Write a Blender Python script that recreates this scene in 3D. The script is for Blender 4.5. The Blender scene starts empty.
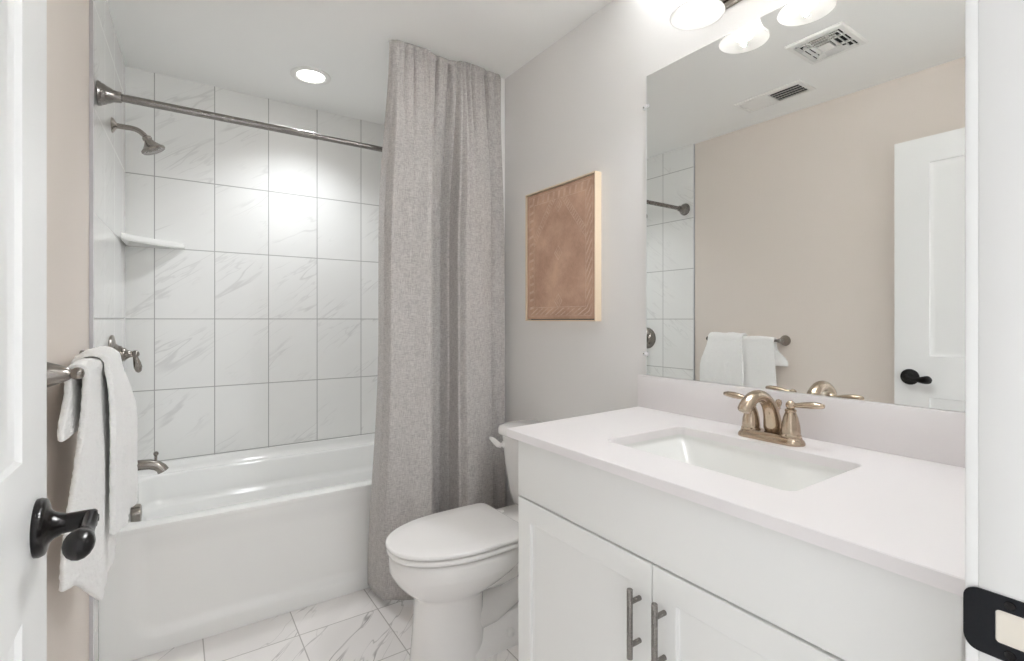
import bpy, bmesh, math, random
from mathutils import Vector, Matrix
random.seed(7)
PI = math.pi
S = bpy.context.scene
C = S.collection
# ------------------------------------------------------------------ camera, world, exposure
cam_d = bpy.data.cameras.new('camera')
cam_d.sensor_width = 36.0
cam_d.lens = 495.0 / 1024.0 * 36.0
cam_d.shift_y = -11.0 / 1024.0
cam_d.clip_start = 0.01
cam = bpy.data.objects.new('camera', cam_d)
C.objects.link(cam)
cam.location = (0, 0, 1.225)
cam.rotation_euler = (PI / 2, 0, -math.radians(34.2))
S.camera = cam

world = bpy.data.worlds.new('hall_daylight')
S.world = world
world.use_nodes = True
bg = world.node_tree.nodes['Background']
bg.inputs['Color'].default_value = (0.97, 0.985, 1.0, 1)
WORLD = 0.76
bg.inputs['Strength'].default_value = WORLD
BULB = 0.8           # emission of the vanity bulbs
BULB_W = 2.3         # light each lamp sends down out of its shade's mouth
FILL_W = 90.0         # power of the added spot above each shade that brightens the ceiling
DOWN = 6.0           # emission of the recessed light's lens
DOWN_W = 17.5
LAMP_C = (0.93, 0.965, 1.0)
S.view_settings.view_transform = 'Standard'
S.view_settings.look = 'None'
S.view_settings.gamma = 1
S.view_settings.use_curve_mapping = False
S.view_settings.exposure = 0.9
try:
    S.cycles.sample_clamp_indirect = 6.0
    S.cycles.max_bounces = 16
    S.cycles.diffuse_bounces = 8
    S.cycles.glossy_bounces = 6
    S.cycles.transmission_bounces = 8
except Exception:
    pass

# ------------------------------------------------------------------ materials
def srgb(r, g, b):
    def f(c):
        c /= 255.0
        return c / 12.92 if c <= 0.04045 else ((c + 0.055) / 1.055) ** 2.4
    return (f(r), f(g), f(b), 1)

class NT:
    """small helper around a material's node tree"""
    def __init__(s, name):
        s.m = bpy.data.materials.new(name)
        s.m.use_nodes = True
        s.t = s.m.node_tree
        s.b = s.t.nodes['Principled BSDF']
    def n(s, kind, **kw):
        o = s.t.nodes.new(kind)
        for k, v in kw.items():
            setattr(o, k, v)
        return o
    def put(s, sock, v):
        if hasattr(v, 'is_output') or isinstance(v, bpy.types.NodeSocket):
            s.t.links.new(v, sock)
        else:
            sock.default_value = v
    def math(s, op, a, b=0.0, c=0.0):
        o = s.n('ShaderNodeMath', operation=op)
        for i, v in enumerate((a, b, c)):
            if i < len(o.inputs):
                s.put(o.inputs[i], v)
        return o.outputs[0]
    def rng(s, v, a, b, c, d, smooth=False):
        o = s.n('ShaderNodeMapRange')
        if smooth:
            o.interpolation_type = 'SMOOTHSTEP'
        for i, x in enumerate((v, a, b, c, d)):
            s.put(o.inputs[i], x)
        return o.outputs[0]
    def mix(s, fac, a, b):
        o = s.n('ShaderNodeMix', data_type='RGBA')
        s.put(o.inputs['Factor'], fac)
        s.put(o.inputs[6], a)
        s.put(o.inputs[7], b)
        return o.outputs[2]
    def noise(s, vec, scale, detail=2.0, rough=0.5, dist=0.0):
        o = s.n('ShaderNodeTexNoise')
        if vec is not None:
            s.put(o.inputs['Vector'], vec)
        o.inputs['Scale'].default_value = scale
        o.inputs['Detail'].default_value = detail
        o.inputs['Roughness'].default_value = rough
        o.inputs['Distortion'].default_value = dist
        return o.outputs['Fac']
    def obj(s):
        return s.n('ShaderNodeTexCoord').outputs['Object']
    def xyz(s, vec):
        o = s.n('ShaderNodeSeparateXYZ')
        s.put(o.inputs[0], vec)
        return o.outputs
    def comb(s, x, y, z):
        o = s.n('ShaderNodeCombineXYZ')
        for i, v in enumerate((x, y, z)):
            s.put(o.inputs[i], v)
        return o.outputs[0]
    def mapping(s, vec, rot=(0, 0, 0), scale=(1, 1, 1), loc=(0, 0, 0)):
        o = s.n('ShaderNodeMapping')
        s.put(o.inputs['Vector'], vec)
        o.inputs['Location'].default_value = loc
        o.inputs['Rotation'].default_value = rot
        o.inputs['Scale'].default_value = scale
        return o.outputs[0]
    def bump(s, h, strength, dist=0.001):
        o = s.n('ShaderNodeBump')
        o.inputs['Strength'].default_value = strength
        o.inputs['Distance'].default_value = dist
        s.put(o.inputs['Height'], h)
        s.t.links.new(o.outputs[0], s.b.inputs['Normal'])
    def set(s, color=None, rough=None, metal=None, spec=None, coat=None):
        if color is not None: s.put(s.b.inputs['Base Color'], color)
        if rough is not None: s.put(s.b.inputs['Roughness'], rough)
        if metal is not None: s.put(s.b.inputs['Metallic'], metal)
        if spec is not None: s.put(s.b.inputs['Specular IOR Level'], spec)
        if coat is not None: s.put(s.b.inputs['Coat Weight'], coat)
        return s.m

def plain(name, color, rough=0.5, metal=0.0, spec=0.5, bump=0.0, bscale=60.0, vary=0.0):
    t = NT(name)
    v = t.obj()
    col = color
    if vary:
        k = t.noise(v, 3.0, 3)
        d = tuple(c * (1 - vary) for c in color[:3]) + (1,)
        col = t.mix(k, d, color)
    t.set(col, rough, metal, spec)
    if bump:
        t.bump(t.noise(v, bscale, 3), bump, 0.002)
    return t.m

def tile_material(name, ua, va, u0, v0, w, h, g, base, grout, vein, rough, veinamt, rot, fine=1.0, thin=1.0, soft_amt=0.08):
    t = NT(name)
    ax = t.xyz(t.obj())
    U = t.math('DIVIDE', t.math('SUBTRACT', ax[ua], u0), w)
    V = t.math('DIVIDE', t.math('SUBTRACT', ax[va], v0), h)
    fu, fv = t.math('FLOOR', U), t.math('FLOOR', V)
    ru, rv = t.math('SUBTRACT', U, fu), t.math('SUBTRACT', V, fv)
    du = t.math('MULTIPLY', t.math('MINIMUM', ru, t.math('SUBTRACT', 1.0, ru)), w)
    dv = t.math('MULTIPLY', t.math('MINIMUM', rv, t.math('SUBTRACT', 1.0, rv)), h)
    d = t.math('MINIMUM', du, dv)
    face = t.rng(d, g * 0.4, g * 0.65, 0.0, 1.0)
    wn = t.n('ShaderNodeTexWhiteNoise', noise_dimensions='3D')
    t.put(wn.inputs['Vector'], t.comb(fu, fv, 3.3))
    off = t.n('ShaderNodeVectorMath', operation='SCALE')
    t.put(off.inputs[0], wn.outputs['Color'])
    off.inputs['Scale'].default_value = 11.0
    add = t.n('ShaderNodeVectorMath', operation='ADD')
    t.put(add.inputs[0], t.comb(ax[ua], ax[va], 0.0))
    t.put(add.inputs[1], off.outputs[0])
    p = t.mapping(add.outputs[0], rot=(0, 0, -rot))
    p1 = t.mapping(p, scale=(1.1 * fine, 6.5 * fine, 1.0))
    p2 = t.mapping(p, scale=(2.2 * fine, 13.0 * fine, 1.0), loc=(4, 7, 2))
    n1 = t.noise(p1, 1.0, 3, 0.5, 0.25)
    n2 = t.noise(p2, 1.0, 3, 0.55, 0.3)
    r1 = t.rng(t.math('ABSOLUTE', t.math('SUBTRACT', n1, 0.5)), 0.0, 0.016 * thin, 1.0, 0.0, True)
    r2 = t.rng(t.math('ABSOLUTE', t.math('SUBTRACT', n2, 0.52)), 0.0, 0.022 * thin, 0.65, 0.0, True)
    soft = t.rng(n1, 0.40, 0.56, soft_amt, 0.0, True)
    gate = t.rng(t.noise(t.mapping(p, scale=(3.0, 5.0, 1)), 1.0, 2), 0.44, 0.62, 0.0, 1.0, True)
    vv = t.math('MULTIPLY', t.math('MAXIMUM', r1, r2), gate)
    vv = t.math('MULTIPLY', t.math('MAXIMUM', vv, soft), veinamt)
    c = t.mix(vv, base, vein)
    c = t.mix(face, grout, c)
    t.set(c, t.rng(face, 0, 1, 0.7, rough), 0.0, 0.5)
    t.bump(face, 0.25, 0.001)
    return t.m

def metal(name, color, rough=0.28, brushed=True):
    t = NT(name)
    t.set(color, rough, 1.0)
    if brushed:
        k = t.noise(t.mapping(t.obj(), scale=(60, 60, 600)), 1.0, 2)
        t.put(t.b.inputs['Roughness'], t.rng(k, 0.3, 0.7, rough * 0.92, rough * 1.1))
    return t.m

M = {}
M['wall'] = plain('grey_wall_paint', srgb(233, 231, 229), 0.75, spec=0.25, bump=0.04, bscale=220)
M['wall_beige'] = plain('beige_wall_paint', srgb(226, 217, 209), 0.7, spec=0.25, bump=0.04, bscale=220)
M['ceiling'] = plain('white_ceiling_paint', srgb(246, 246, 244), 0.8, spec=0.2, bump=0.03, bscale=260)
M['trim'] = plain('white_gloss_trim_paint', srgb(236, 236, 235), 0.35)
M['door'] = plain('white_door_paint', srgb(238, 238, 237), 0.35)
M['cabinet'] = plain('white_cabinet_paint', srgb(238, 238, 236), 0.35)
M['gap'] = plain('cabinet_interior', srgb(150, 148, 145), 0.6)
M['counter'] = plain('white_quartz', srgb(236, 232, 232), 0.3, vary=0.015)
M['porcelain'] = plain('white_porcelain', srgb(240, 238, 236), 0.08)
M['sinkware'] = plain('white_sink_ceramic', srgb(238, 238, 235), 0.12)
M['tub'] = plain('white_tub_acrylic', srgb(243, 243, 241), 0.12)
M['seat'] = plain('white_toilet_seat_plastic', srgb(243, 241, 239), 0.2)
M['plastic'] = plain('white_plastic', srgb(236, 235, 232), 0.4)
M['dark'] = plain('dark_void', srgb(22, 22, 22), 0.8)
M['black'] = plain('oil_rubbed_black_metal', srgb(24, 22, 22), 0.25, 0.5)
M['blackplate'] = plain('black_strike_metal', srgb(20, 22, 27), 0.4, 0.2, 0.3)
M['nickel'] = metal('brushed_nickel', srgb(152, 146, 140), 0.22)
M['steel'] = metal('brushed_dark_nickel', srgb(142, 138, 134), 0.26)
M['champagne'] = metal('brushed_champagne_nickel', srgb(186, 169, 150), 0.2)
M['chrome'] = metal('chrome_trim', srgb(215, 216, 220), 0.45, False)
M['mirror'] = metal('silvered_mirror_glass', (0.86, 0.865, 0.85, 1), 0.0, False)
M['wood'] = plain('raw_wood_in_recess', srgb(225, 218, 206), 0.6)
M['frame'] = plain('pale_birch_frame', srgb(236, 218, 192), 0.5, vary=0.12)
M['clear'] = plain('clear_plastic_clip', srgb(235, 235, 235), 0.15)
MARB = srgb(240, 240, 238); VEIN = srgb(168, 166, 164); GRO = srgb(172, 171, 169)
M['tile_back'] = tile_material('marble_wall_tile', 0, 2, -0.086, 1.228, 0.2543, 0.351, 0.0042, MARB, GRO, VEIN, 0.07, 0.27, math.radians(36))
M['tile_left'] = tile_material('marble_wall_tile_side', 1, 2, -0.622, 1.228, 0.2543, 0.351, 0.0042, MARB, GRO, VEIN, 0.07, 0.27, math.radians(36))
M['floor'] = tile_material('marble_floor_tile', 0, 1, 0.397, 2.052, 0.3105, 0.314, 0.004, srgb(243, 240, 238), srgb(178, 174, 170), srgb(140, 136, 134), 0.14, 0.75, math.radians(47), 0.75, 0.55, 0.10)

def emissive(name, color, strength):
    t = NT(name)
    t.set((0.9, 0.9, 0.9, 1), 0.3)
    t.b.inputs['Emission Color'].default_value = color
    t.b.inputs['Emission Strength'].default_value = strength
    return t.m
M['bulb'] = emissive('lit_bulb', (1.0, 0.985, 0.965, 1), BULB)
M['lens'] = emissive('lit_downlight_lens', (1.0, 0.97, 0.93, 1), DOWN)

def shade_mat():
    t = NT('frosted_white_glass')
    nt = t.t
    t.set((0.93, 0.92, 0.91, 1), 0.25)
    tr = t.n('ShaderNodeBsdfTranslucent')
    tr.inputs['Color'].default_value = (0.95, 0.94, 0.92, 1)
    mx = t.n('ShaderNodeMixShader')
    mx.inputs[0].default_value = 0.5
    nt.links.new(t.b.outputs[0], mx.inputs[1])
    nt.links.new(tr.outputs[0], mx.inputs[2])
    out = [n for n in nt.nodes if n.type == 'OUTPUT_MATERIAL'][0]
    nt.links.new(mx.outputs[0], out.inputs['Surface'])
    return t.m
M['shade'] = shade_mat()

def linen():
    t = NT('grey_linen')
    o = t.obj()
    warp = t.noise(t.mapping(o, scale=(420, 420, 45)), 1.0, 2)
    weft = t.noise(t.mapping(o, scale=(60, 60, 420)), 1.0, 2)
    slub = t.noise(t.mapping(o, scale=(30, 30, 16)), 1.0, 3)
    k = t.math('ADD', t.math('MULTIPLY', warp, 0.5), t.math('MULTIPLY', weft, 0.5))
    k2 = t.rng(k, 0.36, 0.64, 0.0, 1.0)
    k3 = t.rng(t.math('ADD', t.math('MULTIPLY', k2, 0.75), t.math('MULTIPLY', slub, 0.25)), 0.2, 0.8, 0, 1)
    c = t.mix(k3, srgb(168, 164, 162), srgb(201, 197, 194))
    t.set(c, 0.9, 0, 0.1)
    t.b.inputs['Sheen Weight'].default_value = 0.15
    t.bump(k, 0.35, 0.0015)
    return t.m
M['linen'] = linen()

def terry():
    t = NT('white_terry_cloth')
    o = t.obj()
    k = t.noise(o, 210, 4, 0.7)
    ribs = t.noise(t.mapping(o, scale=(30, 30, 260)), 1.0, 2)
    t.set(t.mix(k, srgb(242, 241, 239), srgb(255, 255, 254)), 0.95, 0, 0.1)
    t.b.inputs['Sheen Weight'].default_value = 0.2
    t.bump(t.math('ADD', k, t.math('MULTIPLY', ribs, 0.7)), 0.5, 0.005)
    return t.m
M['terry'] = terry()

def print_mat(W, H):
    """faded woven rug motif on brown ground; local Y runs along the wall, Z up, origin at the centre"""
    t = NT('brown_woven_print')
    ax = t.xyz(t.obj())
    y, z = ax[1], ax[2]
    ay, az = t.math('ABSOLUTE', y), t.math('ABSOLUTE', z)
    d = t.math('MINIMUM', t.math('SUBTRACT', W / 2, ay), t.math('SUBTRACT', H / 2, az))
    o = t.obj()
    cloud = t.noise(o, 9, 5, 0.65)
    fine = t.noise(t.mapping(o, scale=(1, 260, 90)), 1.0, 3)
    base = t.mix(t.rng(cloud, 0.3, 0.7, 0, 1), srgb(160, 128, 109), srgb(206, 170, 147))
    base = t.mix(t.rng(fine, 0.3, 0.75, 0.0, 0.35), base, srgb(206, 178, 158))
    def band(v, c, w):
        return t.rng(t.math('ABSOLUTE', t.math('SUBTRACT', v, c)), w * 0.6, w * 1.3, 1.0, 0.0)
    lines = t.math('MAXIMUM', band(d, 0.012, 0.0012), band(d, 0.05, 0.0015))
    # slanted leaves of the border
    inb = t.math('MULTIPLY', t.math('GREATER_THAN', d, 0.016), t.math('LESS_THAN', d, 0.046))
    ph = t.math('FRACT', t.math('DIVIDE', t.math('ADD', t.math('ADD', y, z), t.math('MULTIPLY', d, 0.8)), 0.036))
    hatch = t.math('MULTIPLY', inb, t.rng(t.math('ABSOLUTE', t.math('SUBTRACT', ph, 0.5)), 0.12, 0.2, 1.0, 0.0))
    # three small lozenges down the middle
    loz = None
    for cz in (0.205, 0.0, -0.205):
        dd = t.math('ADD', ay, t.math('MULTIPLY', t.math('ABSOLUTE', t.math('SUBTRACT', z, cz)), 0.8))
        b = t.math('MAXIMUM', band(dd, 0.024, 0.002), band(dd, 0.011, 0.0018))
        loz = b if loz is None else t.math('MAXIMUM', loz, b)
    # slanting bands that cut the upper corners
    dg = t.math('ADD', ay, t.math('MULTIPLY', z, 0.8))
    ins = t.math('GREATER_THAN', d, 0.052)
    diag = t.math('MULTIPLY', ins, t.math('MAXIMUM', band(dg, 0.205, 0.0016), band(dg, 0.238, 0.0016)))
    pd = t.math('FRACT', t.math('DIVIDE', t.math('SUBTRACT', ay, z), 0.02))
    inz = t.math('MULTIPLY', t.math('GREATER_THAN', dg, 0.209), t.math('LESS_THAN', dg, 0.234))
    dh = t.math('MULTIPLY', t.math('MULTIPLY', ins, inz), t.rng(t.math('ABSOLUTE', t.math('SUBTRACT', pd, 0.5)), 0.15, 0.25, 0.8, 0.0))
    al = t.math('MAXIMUM', t.math('MAXIMUM', lines, hatch), t.math('MAXIMUM', loz, t.math('MAXIMUM', diag, dh)))
    wear = t.rng(t.noise(o, 30, 4, 0.7), 0.35, 0.65, 0.1, 0.75)
    c = t.mix(t.math('MULTIPLY', al, wear), base, srgb(220, 196, 178))
    t.set(c, 0.75, 0, 0.2)
    t.bump(fine, 0.2, 0.001)
    return t.m

# ------------------------------------------------------------------ mesh helpers
class MB:
    def __init__(s):
        s.v, s.f = [], []
    def add(s, vs, fs, mat=None):
        n = len(s.v)
        for p in vs:
            p = Vector(p)
            s.v.append(tuple(mat @ p) if mat is not None else tuple(p))
        s.f += [tuple(i + n for i in q) for q in fs]
        return s
    def box(s, x0, x1, y0, y1, z0, z1, mat=None):
        v = [(x, y, z) for z in (z0, z1) for y in (y0, y1) for x in (x0, x1)]
        return s.add(v, [(0, 2, 3, 1), (4, 5, 7, 6), (0, 1, 5, 4), (2, 6, 7, 3), (0, 4, 6, 2), (1, 3, 7, 5)], mat)
    def loft(s, rings, cap0=True, cap1=True, closed=True, wrap=False, mat=None):
        n = len(rings[0])
        v = [p for r in rings for p in r]
        f = []
        R = len(rings)
        for i in range(R if wrap else R - 1):
            a, b = i * n, ((i + 1) % R) * n
            for j in range(n if closed else n - 1):
                k = (j + 1) % n
                f.append((a + j, a + k, b + k, b + j))
        if not wrap:
            if cap0: f.append(tuple(range(n - 1, -1, -1)))
            if cap1: f.append(tuple((R - 1) * n + j for j in range(n)))
        return s.add(v, f, mat)
    def lathe(s, prof, n=32, mat=None, cap=True):
        rings = [[(r * math.cos(2 * PI * j / n), r * math.sin(2 * PI * j / n), z) for j in range(n)] for r, z in prof]
        return s.loft(rings, cap, cap, mat=mat)
    def tube(s, path, rad, n=16, mat=None, flat=None, cap=True):
        P = [Vector(p) for p in path]
        k = len(P)
        if not isinstance(rad, (list, tuple)): rad = [rad] * k
        T = [(P[min(i + 1, k - 1)] - P[max(i - 1, 0)]).normalized() for i in range(k)]
        up = Vector((0, 0, 1)) if abs(T[0].z) < 0.9 else Vector((1, 0, 0))
        a = (up - T[0] * up.dot(T[0])).normalized()
        rings = []
        for i in range(k):
            a = (a - T[i] * a.dot(T[i])).normalized()
            b = T[i].cross(a)
            r = rad[i]
            ra, rb = (r, r) if not isinstance(r, tuple) else r
            rings.append([tuple(P[i] + a * ra * math.cos(2 * PI * j / n) + b * rb * math.sin(2 * PI * j / n)) for j in range(n)])
        return s.loft(rings, cap, cap, mat=mat)
    def sphere(s, c, r, n=20, sz=1.0):
        m = n // 2
        prof = [(max(1e-4, r * math.sin(PI * i / m)), -r * sz * math.cos(PI * i / m)) for i in range(m + 1)]
        return s.lathe(prof, n, Matrix.Translation(c))
    def build(s, name, mat, parent=None, smooth=40, bevel=0.0, seg=2, subsurf=0, solid=0.0, offset=0.0):
        me = bpy.data.meshes.new(name)
        me.from_pydata(s.v, [], s.f)
        bm = bmesh.new(); bm.from_mesh(me)
        bmesh.ops.recalc_face_normals(bm, faces=bm.faces)
        bm.to_mesh(me); bm.free()
        me.materials.append(mat)
        o = bpy.data.objects.new(name, me)
        C.objects.link(o)
        if parent is not None: o.parent = parent
        if smooth:
            for p in me.polygons: p.use_smooth = True
            me.set_sharp_from_angle(angle=math.radians(smooth))
        if solid:
            m = o.modifiers.new('solid', 'SOLIDIFY'); m.thickness = solid; m.offset = offset
        if bevel:
            m = o.modifiers.new('bevel', 'BEVEL'); m.width = bevel; m.segments = seg
            m.limit_method = 'ANGLE'; m.angle_limit = math.radians(35); m.harden_normals = False
            for p in me.polygons: p.use_smooth = True
        if subsurf:
            m = o.modifiers.new('subsurf', 'SUBSURF'); m.levels = subsurf; m.render_levels = subsurf
        return o

def empty(name, loc=(0, 0, 0), rz=0.0, label=None, cat=None, group=None, kind=None):
    o = bpy.data.objects.new(name, None)
    C.objects.link(o)
    o.empty_display_size = 0.05
    o.location = loc
    o.rotation_euler = (0, 0, rz)
    return tag(o, label, cat, group, kind)

def tag(o, label=None, cat=None, group=None, kind=None):
    if label: o['label'] = label
    if cat: o['category'] = cat
    if group: o['group'] = group
    if kind: o['kind'] = kind
    return o

def copy_tree(o, parent=None):
    c = o.copy()
    C.objects.link(c)
    if parent is not None: c.parent = parent
    for ch in list(o.children):
        copy_tree(ch, c)
    return c

def rrect(cx, cy, hx, hy, r, z, k=6):
    r = min(r, hx, hy)
    pts = []
    for (sx, sy, a0) in ((1, 1, 0), (-1, 1, PI / 2), (-1, -1, PI), (1, -1, 1.5 * PI)):
        for i in range(k + 1):
            a = a0 + PI / 2 * i / k
            pts.append((cx + sx * (hx - r) + r * math.cos(a), cy + sy * (hy - r) + r * math.sin(a), z))
    return pts

def smooth01(t):
    t = max(0.0, min(1.0, t))
    return t * t * (3 - 2 * t)

RX = Matrix.Rotation(PI / 2, 4, 'Y')      # lathe axis z -> +x
# ------------------------------------------------------------------ room dimensions
H = 2.438
XR = 1.374              # right wall
YB = 3.0                # back tile face
YF0, YF1 = 0.03, 0.1454 # doorway wall
PHI = math.atan(0.0303)
def lx(y): return -0.199 - 0.0303 * (3.0 - y)

# ------------------------------------------------------------------ setting
tag(MB().box(-0.45, 1.5, -0.6, 3.1, -0.1, 0).build('floor', M['floor'], smooth=0), 'white marble-look tiled bathroom floor', 'floor', kind='structure')
tag(MB().box(-0.45, 1.5, 0.03, 3.1, H, H + 0.1).build('ceiling', M['ceiling'], smooth=0), 'flat white bathroom ceiling', 'ceiling', kind='structure')
tag(MB().box(XR, XR + 0.1, 0.03, 3.1, 0, H).build('wall_right', M['wall'], smooth=0), 'light grey wall carrying the mirror and the picture', 'wall', kind='structure')
tag(MB().box(-0.4, XR, YB + 0.002, YB + 0.1, 0, H).build('wall_back', M['tile_back'], smooth=0), 'marble-tiled back wall above the bathtub', 'wall', kind='structure')
wl = MB().box(-0.1, -0.009, -2.95, 0.1, 0, H).build('wall_left', M['wall_beige'], smooth=0)
wl.location = (lx(3.0), 3.0, 0); wl.rotation_euler = (0, 0, -PHI)
tag(wl, 'beige painted wall behind the towels and the open door', 'wall', kind='structure')
YT = 2.125               # where the tile begins on the left wall
at = MB().box(-0.0085, 0.0, YT - 3.0, 0.0, 0, H).build('wall_alcove_left', M['tile_left'], smooth=0)
at.location = (lx(3.0), 3.0, 0); at.rotation_euler = (0, 0, -PHI)
tag(at, 'marble-tiled side wall with the shower fittings', 'wall', kind='structure')
tr = MB().box(-0.0085, 0.002, YT - 3.006, YT - 3.0005, 0, H).build('trim_1', M['chrome'], smooth=0)
tr.location = at.location; tr.rotation_euler = at.rotation_euler
tag(tr, 'thin metal strip finishing the tile edge beside the beige wall', 'trim', kind='structure')
tag(MB().box(1.326, XR - 0.0005, 2.085, YB, 0, H).build('wall_alcove_right', M['ceiling'], smooth=0), 'short white wall return beside the curtain', 'wall', kind='structure')
# doorway wall with its opening
XJ0, XJ1 = -0.15, 0.6572
wf = MB().box(-0.45, XJ0 - 0.02, YF0, YF1, 0, H).box(XJ1 + 0.02, XR, YF0, YF1, 0, H).box(XJ0 - 0.02, XJ1 + 0.02, YF0, YF1, 2.11, H)
tag(wf.build('wall_front', M['wall'], smooth=0), 'grey wall around the doorway the picture is taken from', 'wall', kind='structure')

# door frame: jambs + casing, the right jamb carries the strike plate
jamb = empty('trim_2', (0, 0, 0), 0, 'white door frame with a black strike plate on the right jamb', 'door frame', kind='structure')
MB().box(XJ1, XJ1 + 0.0195, YF0, YF1, 0, 2.105).build('jamb', M['trim'], jamb, 0, bevel=0.0006, seg=1)
MB().box(XJ0 - 0.0195, XJ0, YF0, YF1, 0, 2.105).build('jamb', M['trim'], jamb, 0, bevel=0.0006, seg=1)
MB().box(XJ0, XJ1, YF0, YF1, 2.09, 2.1095).build('head_jamb', M['trim'], jamb, 0, bevel=0.002)
MB().box(XJ1 + 0.001, XJ1 + 0.064, YF1, YF1 + 0.0108, 0, 2.16).build('casing', M['trim'], jamb, 0, bevel=0.0015)
MB().box(XJ0 - 0.064, XJ0 - 0.03, YF1, YF1 + 0.0108, 0, 2.16).build('casing', M['trim'], jamb, 0, bevel=0.003)
MB().box(XJ0 - 0.03, XJ1 + 0.004, YF1, YF1 + 0.0108, 2.10, 2.16).build('casing', M['trim'], jamb, 0, bevel=0.003)
def strike_plate():
    z0, z1, zc = 0.898, 0.960, 0.929
    ya, yb = 0.100, 0.1575
    def ring(y0, y1, zz0, zz1, r, k=8):
        return [(p[0], p[1]) for p in rrect((y0 + y1) / 2, (zz0 + zz1) / 2, (y1 - y0) / 2, (zz1 - zz0) / 2, r, 0, k)]
    outer = ring(ya, yb, z0, z1, 0.013)
    inner = ring(0.104, 0.1335, zc - 0.0155, zc + 0.0165, 0.004)
    def bend(y):      # the lip curls round the jamb's edge
        return -0.0016 + (max(0.0, y - 0.149) ** 2) * 40
    A = [(XJ1 + bend(y), y, z) for y, z in outer]
    B = [(XJ1 + bend(y), y, z) for y, z in inner]
    A2 = [(XJ1 + bend(y) + 0.0014, y, z) for y, z in outer]
    B2 = [(XJ1 + bend(y) + 0.0014, y, z) for y, z in inner]
    Cc = [(XJ1 - 0.0016, min(max(y, 0.102), 0.1488), min(max(z, z0 + 0.002), z1 - 0.002)) for y, z in outer]
    D2 = [(x + 0.0014, y, z) for x, y, z in Cc]
    m = MB().loft([A, Cc, B, B2, D2, A2], wrap=True)
    o = m.build('strike_plate', M['blackplate'], jamb, 30)
    tag(o, 'black strike plate')
    for z in (zc + 0.0235, zc - 0.0235):
        MB().lathe([(0.0045, 0), (0.004, 0.0012), (0.0015, 0.0006), (0.0005, 0.0006)], 16, Matrix.Translation((XJ1 - 0.0014, 0.123, z)) @ Matrix.Rotation(-PI / 2, 4, 'Y')).build('screw', M['black'], o)
    MB().box(XJ1 - 0.0008, XJ1 + 0.0004, 0.1045, 0.133, zc - 0.0152, zc + 0.0162).build('latch_recess', M['wood'], o, 0)
strike_plate()

tag(MB().box(-0.0088, 0.004, -2.83, YT - 3.007, 0, 0.09).build('baseboard_left', M['trim'], None, 0, bevel=0.003), 'white baseboard along the beige wall', 'baseboard', kind='structure')
bl = bpy.data.objects['baseboard_left']; bl.location = at.location; bl.rotation_euler = at.rotation_euler
tag(MB().box(XR - 0.0125, XR - 0.0003, 1.21, 2.084, 0, 0.09).build('baseboard_right', M['trim'], None, 0, bevel=0.003), 'white baseboard behind the toilet', 'baseboard', kind='structure')

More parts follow.
